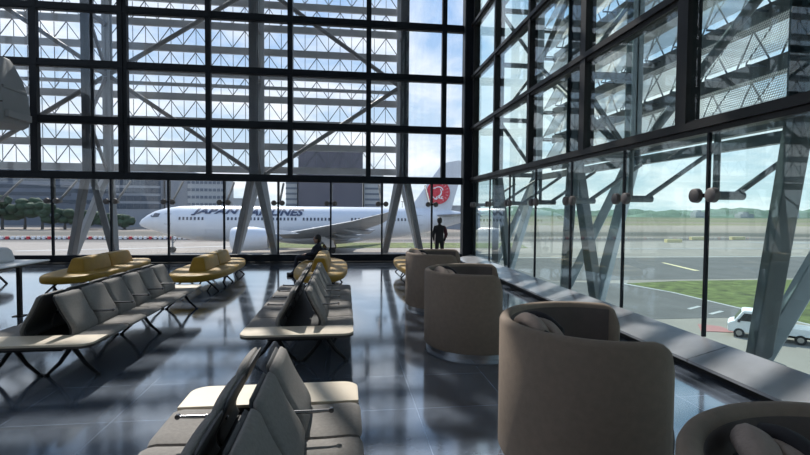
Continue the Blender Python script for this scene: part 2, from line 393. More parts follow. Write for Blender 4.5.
o = MB().bar((Xb, -4, 3.02), (Xb, 15.7, 3.02), .14, .18).build('tie_beam', M['steel']); tag(o, 'horizontal steel beam outside along the foot of the right louvres', 'steel beam')
# louvre levels
ZL = [3.42 + .92 * k for k in range(14)]
for k, z in enumerate(ZL):
    t = thing('sunshade_louvre', '%s grey sunshade louvre from the bottom, behind the back glass' % ORD[k], 'louvre', (0, D + 2.3, z), 0, 'louvres of the back facade')
    MB().box(XL - 3, 2.15, 0, .10, -.13, .13).box(XL - 3, 2.15, .1, .30, .05, .10).build('fascia', M['louvre'], t)
    for cx in CX: MB().box(cx - .06, cx + .06, -.18, .01, -.06, .06).build('bracket', M['steel'], t)
    if k < 13:
        mb = MB(); x = 2.1
        n = 0
        while x > XL - 2:
            mb.bar((x, .05, .13), (x - .46, .05, .78), .026, .026).bar((x - .92, .05, .13), (x - .46, .05, .78), .026, .026)
            mb.bar((x, .12, .12), (x, .12, .78), .02, .02).bar((x - .46, .12, .12), (x - .46, .12, .78), .02, .02)
            x -= .92
        mb.build('lattice', M['rod'], t)
for k, z in enumerate(ZL):
    t = thing('sunshade_louvre', '%s perforated sunshade louvre from the bottom, outside the right glass' % ORD[k], 'louvre', (A + 2.3, 0, z), 0, 'louvres of the right facade')
    MB().box(.22, .30, -4, 15.7, -.13, .14).box(.3, .6, -4, 15.7, -.09, -.05).build('fascia', M['steel'], t)
    mb = MB(); y = 15.6; sh = MB()
    for cy in CY: MB().box(-.18, .23, cy - .06, cy + .06, -.06, .0).build('bracket', M['steel'], t)
    while y > -4:
        mb.bar((.40, y, .0), (.40, y - .46, .78), .022, .022).bar((.40, y - .92, .0), (.40, y - .46, .78), .022, .022)
        mb.bar((-.15, y, .02), (.22, y, .02), .03, .03).bar((-.15, y, .04), (.13, y - .3, .72), .018, .018)
        sh.add([(.05, y, .16), (.05, y - .92, .16), (.22, y - .46, .72), (.02, y - 1.2, .74), (.22, y - .46, .72)], [(0, 1, 2)])
        y -= .92
    mb.build('lattice', M['rod'], t)
    sh = MB()
    y = 15.6; i = 0
    # folded sheet: alternating triangles between a lower and an upper edge line
    while y > -4:
        a0 = (-.16, y, .06); a1 = (-.16, y - .92, .06); b0 = (.12, y - .46, .76); b1 = (.12, y - 1.38, .76)
        sh.add([a0, a1, b0], [(0, 1, 2)]); sh.add([b0, a1, b1], [(0, 1, 2)])
        y -= .92
    so = sh.build('perforated_sheet', M['perf'], t, fix=False)
    md = so.modifiers.new('thick', 'SOLIDIFY'); md.thickness = .004

# glass brackets
def bracket(tx, rz_name, label, group):
    o0 = Vector(tx(0, 0, 2.09))
    t = thing('glass_bracket', label, 'glass fixing', o0, 0, group)
    def P(s, d, z): return Vector(tx(s, d, z)) - o0
    for s0 in (-1, 1):
        k = MB().tube([P(s0 * .14, -.095, 2.09), P(s0 * .14, -.08, 2.09), P(s0 * .14, -.02, 2.09), P(s0 * .14, .005, 2.09)], [.062, .09, .095, .07], 16)
        k.build('knob', M['knob'], t)
    MB().bar(P(-.125, .0, 2.09), P(.125, .0, 2.09), .05, .05).build('crosspiece', M['black'], t)
    MB().tube([P(0, .03, 2.09), P(0, .5, 2.09)], .055, 12).build('arm', M['steel'], t)
    MB().tube([P(0, .42, 2.12), P(.0, 1.5, 2.85)], .04, 8).build('tie_rod', M['steel'], t)
    MB().tube([P(0, .12, 2.12), P(.0, .12, 2.95)], .04, 8).build('hanger', M['steel'], t)
    return t
for i, x in enumerate(lx[2:]):
    bracket(lambda s, d, z, x=x: (x + s, D + d, z), 0, '%s twin knob glass fixing from the left on the back glass' % ORD[i] if i else 'twin knob glass fixing at the far left end of back glass', 'glass fixings of the back wall')
for i, y in enumerate(sorted(rl, reverse=True)[:8]):
    bracket(lambda s, d, z, y=y: (A + d, y + s, z), 0, '%s twin knob glass fixing from the corner on the right glass' % ORD[i], 'glass fixings of the right wall')

# ------------------------------------------------------------------ beam seating
PITCH = .54
def back_mesh(s, dx=0, th=.055, W=.515):
    prof = [(.245, .405), (.272, .45), (.270, .50), (.245, .56), (.203, .63), (.163, .70), (.130, .77), (.104, .83), (.088, .88)]
    rings = []
    def interp(t):
        f = t * (len(prof) - 1); i = min(int(f), len(prof) - 2); g = f - i
        return (prof[i][0] * (1 - g) + prof[i + 1][0] * g, prof[i][1] * (1 - g) + prof[i + 1][1] * g)
    NH, NW = 18, 12
    front = []; rear = []
    for i in range(NH + 1):
        t = i / NH; x, z = interp(t)
        tz = max(0, (t - .86) / .14); hw = W / 2 * (1 - .16 * (1 - math.sqrt(max(0, 1 - tz * tz))))
        if t < .5: hw *= 1
        et = min(1, math.sqrt(max(0, min(t, 1 - t) / .06)))
        fr = []; re = []
        for j in range(NW + 1):
            v = -1 + 2 * j / NW; vv = math.copysign(abs(v) ** .7, v)
            ed = min(1, math.sqrt(max(0, 1 - abs(vv)) / .12)) if abs(vv) > .88 else 1
            k = th / 2 * (.25 + .75 * min(et, 1) * ed)
            bulge = .012 * (1 - vv * vv)
            fr.append((s * (x + dx + k + bulge), vv * hw, z)); re.append((s * (x + dx - k), vv * hw, z))
        front.append(fr); rear.append(re)
    mb = MB(); n = NW + 1
    rings = [front[i] + rear[i][::-1] for i in range(NH + 1)]
    mb.loft(rings, True, True)
    return mb
def seat_mesh(s):
    mb = MB()
    prof = [(.24, .385), (.62, .375), (.655, .395), (.66, .42), (.645, .44), (.60, .452), (.45, .442), (.30, .44), (.24, .445)]
    n = 8; rings = []
    for j in range(n + 1):
        v = -1 + 2 * j / n; y = v * .252
        k = 1 if abs(v) < .9 else .0
        ring = []
        for (x, z) in prof:
            zz = z if k else .41 + (z - .41) * .6
            ring.append((s * (x - (0 if k or x < .3 else .012)), y, zz))
        rings.append(ring)
    return mb.loft(rings, True, True)
def leg_mesh(s):
    mb = MB()
    mb.tube([(s * .30, 0, .37), (s * .27, 0, .29), (s * .17, 0, .14), (s * .06, 0, .035), (s * .035, 0, .0)], [.032, .028, .022, .018, .02], 8)
    mb.tube([(s * .30, 0, .37), (s * .33, 0, .29), (s * .43, 0, .14), (s * .54, 0, .035), (s * .565, 0, .0)], [.032, .028, .022, .018, .02], 8)
    mb.tube([(s * .565, 0, 0), (s * .565, 0, .02)], .03, 10); mb.tube([(s * .035, 0, 0), (s * .035, 0, .02)], .03, 10)
    return mb
def arm_mesh(s):
    mb = MB(); mb.tube([(s * .20, 0, .60), (s * .36, 0, .60), (s * .47, 0, .605)], [.013, .012, .010], 8)
    mb.tube([(s * .462, -.012, .605), (s * .462, .012, .605)], .016, 10)
    mb.tube([(s * .20, 0, .60), (s * .17, 0, .585)], .014, 8)
    return mb
def table_outline(y0, y1, r, near=True):
    pts = []; X = .65
    # outer side at y0 has rounded corners when near
    yo, yi = (y0, y1)
    def arc(cx, cy, a0, a1):
        return [(cx + r * math.cos(a0 + (a1 - a0) * i / 8), cy + r * math.sin(a0 + (a1 - a0) * i / 8)) for i in range(9)]
    if near: pts = arc(-X + r, y0 + r, PI, 1.5 * PI) + arc(X - r, y0 + r, 1.5 * PI, 2 * PI) + [(X, y1), (-X, y1)]
    else: pts = [(-X, y0), (X, y0)] + arc(X - r, y1 - r, 0, PI / 2) + arc(-X + r, y1 - r, PI / 2, PI)
    return pts
sbm = {}
def bench_row(cx, y0, nseat, tables, legs, arms, label, group):
    t = thing('beam_seating', label, 'waiting seats', (cx, y0, 0), 0, group)
    y = .42 if 'near' in tables else 0
    ys0 = y
    if 'near' in tables:
        tt = MB().prism(table_outline(0, .41, .13), 'z', .415, .44).build('table_top', M['laminate'], t, bevel=.004)
        MB().prism(table_outline(.004, .41, .13), 'z', .39, .415).build('underside', M['edge'], tt)
    yend = ys0 + nseat * PITCH
    if 'far' in tables:
        tt = MB().prism(table_outline(yend + .01, yend + .42, .13, False), 'z', .415, .44).build('table_top', M['laminate'], t, bevel=.004)
        MB().prism(table_outline(yend + .01, yend + .416, .13, False), 'z', .39, .415).build('underside', M['edge'], tt)
    for s in (-1, 1):
        if s not in sbm:
            o1 = seat_mesh(s).build('seat', M['fabric']); o2 = back_mesh(s).build('backrest', M['fabric'], angle=80)
            o3 = back_mesh(s, -.034, .022, .5).build('back_shell', M['fabric_dark'], angle=80); o4 = arm_mesh(s).build('armrest', M['chrome']); o5 = leg_mesh(s).build('leg', M['black'])
            sbm[s] = [o.data for o in (o1, o2, o3, o4, o5)]
            for o in (o1, o2, o3, o4, o5): bpy.data.objects.remove(o)
        d = sbm[s]
        def place(name, me, y_, par=t):
            o = bpy.data.objects.new(name, me); COL.objects.link(o); o.parent = par; o.location = (0, y_, 0); return o
        for i in range(nseat):
            yy = ys0 + PITCH * (i + .5)
            place('seat', d[0], yy); b = place('backrest', d[1], yy); sh = place('back_shell', d[2], 0, b)
        for a in arms: place('armrest', d[3], ys0 + PITCH * a)
        for l in legs: place('leg', d[4], l)
    MB().box(-.34, .34, .1, yend + (.3 if 'far' in tables else -.05), .345, .385).build('beam', M['black'], t)
    return t
G = 'grey beam seating rows'
bench_row(-.54, 5.5, 6, ('near',), (.40, 2.05, 3.5), (1, 2, 3, 4), 'grey back to back seating row in the centre, in front of the seated person', G)
bench_row(-3.31, 5.32, 6, ('near', 'far'), (.36, 2.15, 3.95), (1, 2, 3, 4, 5), 'long grey back to back seating row on the left, with a shaded table end', G)
# nearest row: table at its far end, it runs back past the camera side
bench_row(-.54, 3.54 - 4 * PITCH, 4, ('far',), (.3, 2.35), (1, 3), 'nearest grey back to back seating row at the bottom edge', G)

# ------------------------------------------------------------------ mustard sofas
def stadium(cx, cy, L, W, z, n=20, p=2.7):
    pts = []
    for i in range(4 * n):
        a = 2 * PI * i / (4 * n); c, s = math.cos(a), math.sin(a)
        rr_ = (abs(c) ** p + abs(s) ** p) ** (-1 / p)
        pts.append((cx + W / 2 * c * rr_, cy + L / 2 * s * rr_, z))
    return pts
def zig_leg(s, m=None):
    mb = MB()
    mb.bar((s * .18, 0, .30), (s * .36, 0, .15), .05, .03).bar((s * .36, 0, .15), (s * .27, 0, .0), .05, .03).bar((s * .36, 0, .155), (s * .52, 0, .0), .05, .03)
    return mb
def sofa(x, y, label):
    t = thing('island_sofa', label, 'sofa', (x, y, 0), 0, 'mustard island sofas by the back glass')
    mb = MB(); L, W = 4.1, 1.3
    zz = [(.28, .93), (.285, .965), (.32, 1.), (.38, 1.), (.415, .985), (.43, .95), (.435, .8), (.435, .4)]
    rings = [stadium(0, 0, L - (1 - k) * W, W * k, z) for z, k in zz]
    mb.loft(rings); mb.build('seat', M['mustard'], t, angle=80)
    for a, b in ((-1.25, .02), (.04, 1.25)):
        s0, s1 = (.10 if a < -1 else 0), (.10 if b > 1 else 0)
        mb = MB()
        rings = []
        for z, w, e in [(.43, .40, 0), (.52, .37, .3), (.64, .31, .7), (.71, .27, .9), (.74, .20, 1.2)]:
            y0, y1 = a + s0 * e, b - s1 * e
            r_ = .06
            ring = [(-w / 2 + r_ * .3, y0, z), (w / 2 - r_ * .3, y0, z), (w / 2, y0 + r_, z), (w / 2, y1 - r_, z), (w / 2 - r_ * .3, y1, z), (-w / 2 + r_ * .3, y1, z), (-w / 2, y1 - r_, z), (-w / 2, y0 + r_, z)]
            rings.append(ring)
        mb.loft(rings); mb.build('backrest', M['mustard'], t, bevel=.02)
    MB().box(-.2, .2, -1.7, 1.7, .25, .285).build('beam', M['black'], t)
    for yy in (-1.4, 0, 1.4):
        for s in (-1, 1): zig_leg(s).build('leg', M['black'], t, loc=(0, yy, 0))
    return t
sofa(-5.93, 12.6, 'mustard island sofa furthest left, behind the long grey seats')
sofa(-3.36, 12.65, 'mustard island sofa between two others, before the aircraft nose')
sofa(-.57, 12.35, 'mustard island sofa with the seated person on it')
sofa(2.05, 12.9, 'mustard island sofa mostly hidden behind the furthest tub chair')
# ------------------------------------------------------------------ tub pods
def pod(x, y, rz, label):
    t = thing('tub_chair', label, 'tub chair', (x, y, 0), rz, 'taupe tub chairs by the right glass')
    Ro, Hh, th = .70, 1.07, .085
    a0, a1 = R(59), R(301)
    n = 64; rings = []; inner = []
    for i in range(n + 1):
        # denser at ends
        f = i / n; a = a0 + (a1 - a0) * f
        d = min(a - a0, a1 - a) * Ro; rc = .16
        top = Hh if d > rc else Hh - rc + math.sqrt(max(0, rc * rc - (rc - d) ** 2))
        c, s = math.cos(a), math.sin(a)
        th_ = th if d > .04 else th * (.55 + .45 * math.sqrt(d / .04))
        ro, ri = Ro - (th - th_) / 2, Ro - th + (th - th_) / 2
        prof = [(ro - .015, .06), (ro, .09), (ro, top - .035), (ro - .012, top - .012), (ro - .028, top), (ri + .028, top), (ri + .012, top - .012), (ri, top - .035), (ri, .06)]
        rings.append([(p * c, p * s, z) for p, z in prof])
    MB().loft(rings).build('shell', M['pod'], t, angle=60)
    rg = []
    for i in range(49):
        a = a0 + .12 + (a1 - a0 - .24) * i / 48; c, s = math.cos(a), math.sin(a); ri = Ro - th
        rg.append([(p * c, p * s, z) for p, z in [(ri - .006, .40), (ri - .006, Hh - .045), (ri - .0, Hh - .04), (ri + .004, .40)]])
    MB().loft(rg).build('inner_shade', M['pod_shade'], t, angle=60)  # added dark skin standing in for shade on the inner wall
    # plinth
    mb = MB(); rg = []
    for i in range(n + 1):
        a = a0 + (a1 - a0) * i / n; c, s = math.cos(a), math.sin(a)
        rg.append([((Ro - .03) * c, (Ro - .03) * s, 0), ((Ro - .03) * c, (Ro - .03) * s, .06), ((Ro - .08) * c, (Ro - .08) * s, .06), ((Ro - .08) * c, (Ro - .08) * s, 0)])
    mb.loft(rg).build('plinth', M['plinth'], t)
    # seat and inner back
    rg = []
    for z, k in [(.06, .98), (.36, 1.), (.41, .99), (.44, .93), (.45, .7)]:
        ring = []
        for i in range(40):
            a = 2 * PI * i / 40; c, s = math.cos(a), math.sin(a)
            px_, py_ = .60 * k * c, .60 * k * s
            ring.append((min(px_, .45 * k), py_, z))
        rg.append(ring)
    MB().loft(rg).build('seat', M['pod_shade'], t, angle=60)
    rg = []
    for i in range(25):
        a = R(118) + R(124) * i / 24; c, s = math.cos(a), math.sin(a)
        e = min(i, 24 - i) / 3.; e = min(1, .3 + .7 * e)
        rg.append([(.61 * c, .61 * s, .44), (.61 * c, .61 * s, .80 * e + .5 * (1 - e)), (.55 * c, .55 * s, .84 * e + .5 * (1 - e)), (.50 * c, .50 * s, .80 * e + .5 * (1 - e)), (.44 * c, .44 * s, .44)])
    MB().loft(rg).build('backrest', M['pod_shade'], t, angle=60)
    # folded cloth headrest hanging over the inner back
    hd = bpy.data.objects.new('headrest', None)
    mb = MB()
    def fold(p0, p1, r, sag, k=10, ph=0):
        rg = []
        p0 = Vector(p0); p1 = Vector(p1)
        dirn = (p1 - p0).normalized(); side = Vector((-dirn.y, dirn.x, 0)).normalized()
        for i in range(k + 1):
            f = i / k; p = p0.lerp(p1, f) + Vector((0, 0, sag * math.sin(PI * f)))
            rr_ = r * (.35 + .65 * math.sin(PI * min(1, max(0, .08 + .84 * f))) ** .5)
            rg.append([p + side * (math.cos(2 * PI * q / 14 + ph) * rr_) + Vector((0, 0, math.sin(2 * PI * q / 14 + ph) * rr_ * (1.0 + .12 * math.cos(3 * 2 * PI * q / 14)))) for q in range(14)])
        return rg
    cr_, sr_ = math.cos(-rz), math.sin(-rz)
    def loc2(px_, py_, pz_): return ((px_ + .3) * .85 - .38, (py_ - .02) * .85 - .03, (pz_ - .9) * .85 + .965)
    mb.loft(fold(loc2(-.50, .20, .93), loc2(-.30, -.16, .90), .066, .05))
    mb.loft(fold(loc2(-.38, .20, .94), loc2(-.14, -.14, .84), .052, .04, ph=.4))
    hr = mb.build('headrest', M['blanket'], t, angle=80)
    sb = MB().loft(fold(loc2(-.44, .24, .985), loc2(-.12, .02, .90), .034, .05, ph=.2)).loft(fold(loc2(-.46, .02, .90), loc2(-.24, -.2, .86), .05, .03))
    sb.build('strap', M['black_cloth'], hr, angle=80)
    bpy.data.objects.remove(hd)
    return t
pod(1.88, 9.1, R(-16), 'taupe tub chair furthest away, beside the dark corner post')
pod(1.80, 6.4, R(-16), 'taupe tub chair second from the back, between two others')
pod(1.87, 3.35, R(-16), 'large taupe tub chair in the foreground shown nearly whole')
pod(1.74, 1.12, R(-58), 'taupe tub chair cut off by the bottom right corner')

# ------------------------------------------------------------------ left counter table, device, housing
t = thing('counter_table', 'white topped counter table on a black post at left edge', 'table', (-6.06, 9.02, 0))
MB().box(-1.1, .6, -.9, .62, .875, .9).build('table_top', M['white'], t, bevel=.01)
MB().box(-1.08, .58, -.88, .60, .85, .875).build('underside', M['edge'], t)
MB().box(.49, .55, -.15, -.09, 0, .85).build('post', M['black'], t)
MB().box(-1.0, -.9, -.17, -.07, 0, .82).build('post', M['black'], t)
MB().box(.44, .60, -.20, -.04, 0, .012).build('base_plate', M['black'], t)
MB().box(-1.07, -.83, -.24, 0, 0, .012).build('base_plate', M['black'], t)
t = thing('desktop_device', 'pale box shaped device with dark slot on the white counter', 'device', (-6.24, 9.12, .9))
MB().prism([(-.35, 0), (.36, 0), (.38, .05), (.33, .20), (.26, .25), (-.35, .29)], 'y', -.2, .2).build('body', M['device'], t, bevel=.008)
MB().box(.06, .24, -.206, -.198, .165, .20).build('slot', M['edge'], t)
MB().box(.08, .26, -.203, -.198, .03, .036).build('trim_line', M['steel'], t)
# dark low bench behind the table
t = thing('low_bench', 'dark low bench with bent black legs behind the white counter', 'bench', (-9.15, 11.6, 0))
MB().loft([stadium(0, 0, 3.6, 2.4, z) for z in (.33, .36, .41, .43)]).build('seat', M['fabric'], t, angle=80)
for yy in (-1.1, 0, 1.1):
    for s in (-1, 1): zig_leg(s).build('leg', M['black'], t, loc=(s * .45, yy, .0)).scale = (1, 1, 1.1)
# rounded housing hanging at upper left
t = thing('hanging_housing', 'grey rounded panelled housing hanging at upper left edge', 'ceiling unit', (-10.72, 15.0, 4.15))
def hprof(k):
    return [(-1.6, 0), (1.22, 0), (1.40, .10), (1.43, .5), (1.38, 1.0), (1.24, 1.45), (1.02, 1.9), (.9, 2.08), (.55, 2.15), (-1.6, 2.15)]
hb = MB().prism(hprof(1), 'y', -.6, .6).build('body', M['housing'], t, bevel=.05)
for z, xx in ((.62, 1.425), (1.56, 1.20)):
    MB().box(-1.6, xx + .01, -.612, -.598, z - .02, z + .02).build('seam', M['edge'], t)
MB().box(1.38, 1.52, -.5, .5, .22, .42).build('side_rail', M['housing'], t, bevel=.02)
MB().box(1.30, 1.40, -.5, .5, 1.02, 1.12).build('side_rail', M['housing'], t, bevel=.02)
for x in (-1.4, -.9): MB().tube([(x, 0, 2.1), (x, 0, ZC - 4.15)], .04, 8).build('hanger_rod', M['black'], t)

# ------------------------------------------------------------------ people
def skin_body(name, verts, edges, radii, m, parent=None, root=0, sub=2):
    me = bpy.data.meshes.new(name); me.from_pydata(verts, edges, []); me.materials.append(m)
    o = bpy.data.objects.new(name, me); COL.objects.link(o)
    if parent: o.parent = parent
    sk = o.modifiers.new('skin', 'SKIN'); sk.use_smooth_shade = True
    if not me.skin_vertices:
        bm = bmesh.new(); bm.from_mesh(me); bm.verts.layers.skin.verify(); bm.to_mesh(me); bm.free()
    for i, r_ in enumerate(radii):
        sv = me.skin_vertices[0].data[i]; sv.radius = r_ if isinstance(r_, tuple) else (r_, r_); sv.use_root = (i == root)
    sd = o.modifiers.new('sub', 'SUBSURF'); sd.levels = sub; sd.render_levels = sub
    dg = bpy.context.evaluated_depsgraph_get(); me2 = bpy.data.meshes.new_from_object(o.evaluated_get(dg))
    for p in me2.polygons: p.use_smooth = True
    o.modifiers.clear(); o.data = me2
    if not me2.materials: me2.materials.append(m)
    return o
def ellip(mb, c, r, n=14, k=10, rot=None, squash=None):
    rg = []
    for i in range(1, k):
        a = PI * i / k
        ring = []
        for j in range(n):
            b_ = 2 * PI * j / n; p = Vector((r[0] * math.sin(a) * math.cos(b_), r[1] * math.sin(a) * math.sin(b_), -r[2] * math.cos(a)))
            if squash: p = squash(p)
            if rot: p = rot @ p
            ring.append(p + Vector(c))
        rg.append(ring)
    return mb.loft(rg)
def head(parent, c, facing, hair_long=False):
    # facing: angle of the look direction; built as part meshes except skin joins the body mesh look
    rot = Matrix.Rotation(facing, 3, 'Z')
    mb = MB(); ellip(mb, c, (.093, .074, .118), rot=rot)
    # jaw, nose, ears
    def P(v): return Vector(c) + rot @ Vector(v)
    ellip(mb, P((.03, 0, -.07)), (.055, .05, .045), 10, 8, rot)
    ellip(mb, P((.098, 0, -.012)), (.018, .014, .026), 8, 6, rot)
    for s in (-1, 1): ellip(mb, P((-.005, s * .075, -.01)), (.022, .010, .032), 8, 6, rot)
    h = mb.build('head', M['skin'], parent, angle=80)
    for s in (-1, 1): ellip(MB(), P((.084, s * .03, .012)), (.010, .014, .008), 8, 6, rot).build('eye', M['hair'], h)
    ellip(MB(), P((.086, 0, -.062)), (.008, .024, .006), 8, 6, rot).build('mouth', M['red_cloth'], h)
    mb = MB()
    ellip(mb, P((-.022, 0, .035)), (.103, .09, .105), 14, 10, rot)
    ellip(mb, P((-.045, 0, -.02)), (.07, .082, .085), 12, 8, rot)
    mb.build('hair', M['hair'], parent, angle=80)
    return h
def hand(parent, wrist, fwd, palm_n, m, name='hand'):
    w = Vector(wrist); f = Vector(fwd).normalized(); n_ = Vector(palm_n).normalized(); s = f.cross(n_).normalized()
    mb = MB()
    rg = []
    for d, ww, tt in ((0, .024, .02), (.03, .034, .018), (.07, .04, .015), (.09, .038, .012)):
        rg.append([w + f * d + s * (ww * math.cos(2 * PI * q / 10)) + n_ * (tt * math.sin(2 * PI * q / 10)) for q in range(10)])
    mb.loft(rg)
    for i, ln in enumerate((.062, .075, .07, .052)):
        b0 = w + f * .085 + s * ((i - 1.5) * .019)
        mb.tube([b0, b0 + f * ln * .45 + n_ * .004, b0 + f * ln * .8 + n_ * .018, b0 + f * ln * .95 + n_ * .034], [.009, .0085, .008, .006], 7)
    b0 = w + f * .03 + s * -.03
    mb.tube([b0, b0 + f * .03 - s * .022 + n_ * .01, b0 + f * .06 - s * .028 + n_ * .02], [.011, .010, .007], 7)
    return mb.build(name, m, parent, angle=80)
# standing person, seen from behind looking out of the back glass
H_ = 1.58; k = H_ / 1.75
t = thing('person', 'person in dark jacket with red sleeve standing at the back glass', 'person', (3.32, 16.45, 0), 0)
V = [(0, 0, .95), (0, .01, 1.10), (0, .015, 1.28), (0, .0, 1.42), (0, 0, 1.50), (0, .015, 1.58),
     (-.17, 0, 1.43), (-.23, .03, 1.15), (-.20, .12, .95), (-.18, .18, .90),
     (.17, 0, 1.43), (.25, .0, 1.15), (.22, .06, .93), (.21, .09, .87),
     (-.09, 0, .88), (-.10, .01, .50), (-.10, -.01, .10), (-.105, .10, .045),
     (.09, 0, .88), (.12, .02, .50), (.14, .0, .10), (.16, .11, .045)]
E_ = [(0, 1), (1, 2), (2, 3), (3, 4), (4, 5), (3, 6), (6, 7), (7, 8), (8, 9), (3, 10), (10, 11), (11, 12), (12, 13), (0, 14), (14, 15), (15, 16), (16, 17), (0, 18), (18, 19), (19, 20), (20, 21)]
Rd = [(.17, .12), (.17, .12), (.19, .12), (.14, .1), .055, .05, .075, .058, .042, .032, .075, .058, .042, .032, .10, .07, .05, .045, .10, .07, .05, .045]
V = [tuple(c_ * k for c_ in v) for v in V]; Rd = [tuple(q * k for q in r_) if isinstance(r_, tuple) else r_ * k for r_ in Rd]
body = skin_body('body', V, E_, Rd, M['black_cloth'], t)
head(t, (0, .02, 1.665 * k + .0), R(90))
hand(t, V[9], (.1, .3, -1), (1, 0, 0), M['skin']); hand(t, V[13], (0, .2, -1), (-1, 0, 0), M['skin'])
# red panel on the right sleeve
slv = MB().tube([(.175 * k, -.0, 1.44 * k), (.225 * k, -.01, 1.30 * k), (.262 * k, -.012, 1.15 * k), (.24 * k, .02, 1.03 * k)], [.07 * k, .074 * k, .069 * k, .06 * k], 12).build('sleeve', M['red_cloth'], t, angle=80)
slv['label'] = 'dark red right sleeve'
MB().box(-.16, -.04, -.10, .15, 0, .07).build('shoe', M['black'], t, bevel=.02); MB().box(.08, .2, -.09, .16, 0, .07).build('shoe', M['black'], t, bevel=.02)
# seated person on the third sofa, facing left
t = thing('person', 'person in dark clothes seated on the mustard sofa facing left', 'person', (-.86, 13.62, 0), 0)
V = [(0, 0, .545), (.05, 0, .64), (.11, 0, .76), (.14, 0, .86), (.13, 0, .91), (.11, 0, .96),
     (.14, -.17, .85), (.10, -.21, .66), (-.14, -.16, .62), (-.22, -.13, .61),
     (.14, .17, .85), (.10, .21, .66), (-.14, .16, .62), (-.22, .13, .61),
     (-.06, -.10, .53), (-.46, -.12, .55), (-.50, -.12, .12), (-.60, -.12, .05),
     (-.06, .10, .53), (-.46, .12, .55), (-.54, .12, .12), (-.64, .12, .05)]
Rd = [(.14, .14), (.125, .15), (.13, .17), (.10, .13), .05, .045, .07, .055, .042, .032, .07, .055, .042, .032, .09, .065, .045, .04, .09, .065, .045, .04]
body = skin_body('body', V, E_, Rd, M['navy_cloth'], t)
head(t, (.09, 0, 1.035), R(180))
hand(t, V[9], (-1, .2, -.1), (0, 0, -1), M['skin']); hand(t, V[13], (-1, -.2, -.2), (0, 0, -1), M['skin'])
MB().box(-.72, -.46, -.165, -.075, 0, .08).build('shoe', M['black'], t, bevel=.02); MB().box(-.76, -.50, .075, .165, 0, .08).build('shoe', M['black'], t, bevel=.02)

# ------------------------------------------------------------------ outside: ground
GZ = -6.2
g = MB().box(-900, 1600, 12, 1500, GZ - .5, GZ); o = struct('ground', g, M['ground'])
def patch(name, poly, m, h=.02, kind='structure', label=None):
    o = MB().prism(poly, 'z', GZ, GZ + h).build(name, M[m])
    if label: tag(o, label[0], label[1], kind=kind)
    else: o['kind'] = kind
    return o
patch('grass_field', [(34.6, 14), (200, 6), (200, 49.5), (39.5, 51.2), (31.6, 49.8), (33.0, 44)], 'grass', .05, 'stuff', ('strip of green grass between taxiway and service road, at right', 'grass'))
patch('taxiway', [(22, 52.6), (600, 52), (600, 78), (22, 78)], 'asphalt')
patch('service_road', [(10, 33), (33.9, 33), (32.6, 44), (30.9, 50), (22, 52.6), (10, 53)], 'asphalt', .02)
for nm, pl, mm in [('road_line', [(33.9, 20), (34.15, 20), (33.0, 44), (31.3, 50.4), (30.8, 50.2), (32.7, 44)], 'paint'),
                   ('taxi_line', [(48.2, 60.3), (50.4, 70.2), (50.9, 70.0), (48.9, 60.0)], 'paint_yel'),
                   ('taxi_line', [(22, 79), (400, 79), (400, 79.5), (22, 79.5)], 'paint'),
                   ('bay_line', [(28.6, 36), (30.4, 37), (30.3, 37.3), (28.5, 36.3)], 'paint'), ('bay_line', [(28.9, 34), (30.8, 35), (30.7, 35.3), (28.8, 34.3)], 'paint'),
                   ('bay_mark', [(24.1, 29.3), (26.2, 28.7), (26.5, 30.4), (25.4, 31.2)], 'paint_red'), ('apron_line', [(-60, 96), (-20, 108), (-20, 107), (-60, 95)], 'paint'),
                   ('apron_line', [(-18, 78), (-32, 84), (-60, 82), (-60, 83), (-32, 85.2), (-18, 79.2)], 'paint')]:
    patch(nm, pl, mm, .035)
for (x0, x1, y0, y1) in [(110, 240, 112, 120), (60, 130, 96, 99)]:
    o = patch('taxi_sign_pad', [(x0, y0), (x1, y0), (x1, y1), (x0, y1)], 'concrete', .03)
for x, y, lab in [(104, 129, 'low pale block on the far taxiway, left of two'), (118, 130, 'low pale block on the far taxiway, right of two'), (88, 118, 'low pale block nearer on the right taxiway')]:
    o = MB().box(x - 2.2, x + 2.2, y - .6, y + .6, GZ, GZ + .9).build('taxiway_block', M['paint_yel']); tag(o, lab, 'block', 'blocks on the taxiway')
patch('grass_field', [(-18, 102), (40, 100), (44, 116), (-20, 118)], 'grass', .05, 'stuff', ('patch of green grass under and behind the aircraft tail', 'grass'))
# hills beyond the airfield
def ridge(name, x0, x1, y, h, seed, depth, m, label):
    n = 90; mb = MB(); rg = []
    for i in range(n + 1):
        f = i / n; x = x0 + (x1 - x0) * f
        hh = h * (.35 + .9 * abs(noise.noise(Vector((x * .004, seed, 0))))) + h * .12 * noise.noise(Vector((x * .06, seed, 3)))
        hh *= min(1, f * 8, (1 - f) * 8)
        rg.append([(x, y - depth / 2, GZ - 1), (x, y - depth * .2, GZ + hh * .6), (x, y, GZ + hh), (x, y + depth * .3, GZ + hh * .6), (x, y + depth / 2, GZ - 1)])
    o = mb.loft(rg).build(name, M[m], angle=80); tag(o, label, 'hill', 'hills on the horizon'); return o
ridge('hill', 250, 1500, 1050, 30, 1.3, 120, 'hill', 'long green wooded hill on the horizon behind the right glass')
ridge('hill', 480, 1100, 760, 26, 7.7, 100, 'hill', 'nearer low wooded rise in front of the horizon, at right')
for i, (x, w, h) in enumerate([(560, 16, 9), (640, 24, 7), (730, 18, 11), (820, 30, 8), (930, 22, 10), (1010, 16, 14)]):
    o = MB().box(x, x + w, 700, 712, GZ, GZ + h).box(x + w * .2, x + w * .6, 700, 710, GZ + h, GZ + h + 3).build('airport_shed', M['bld_white'])
    tag(o, '%s pale shed from the left along the far airfield edge, right side' % ORD[i], 'building', 'far sheds')

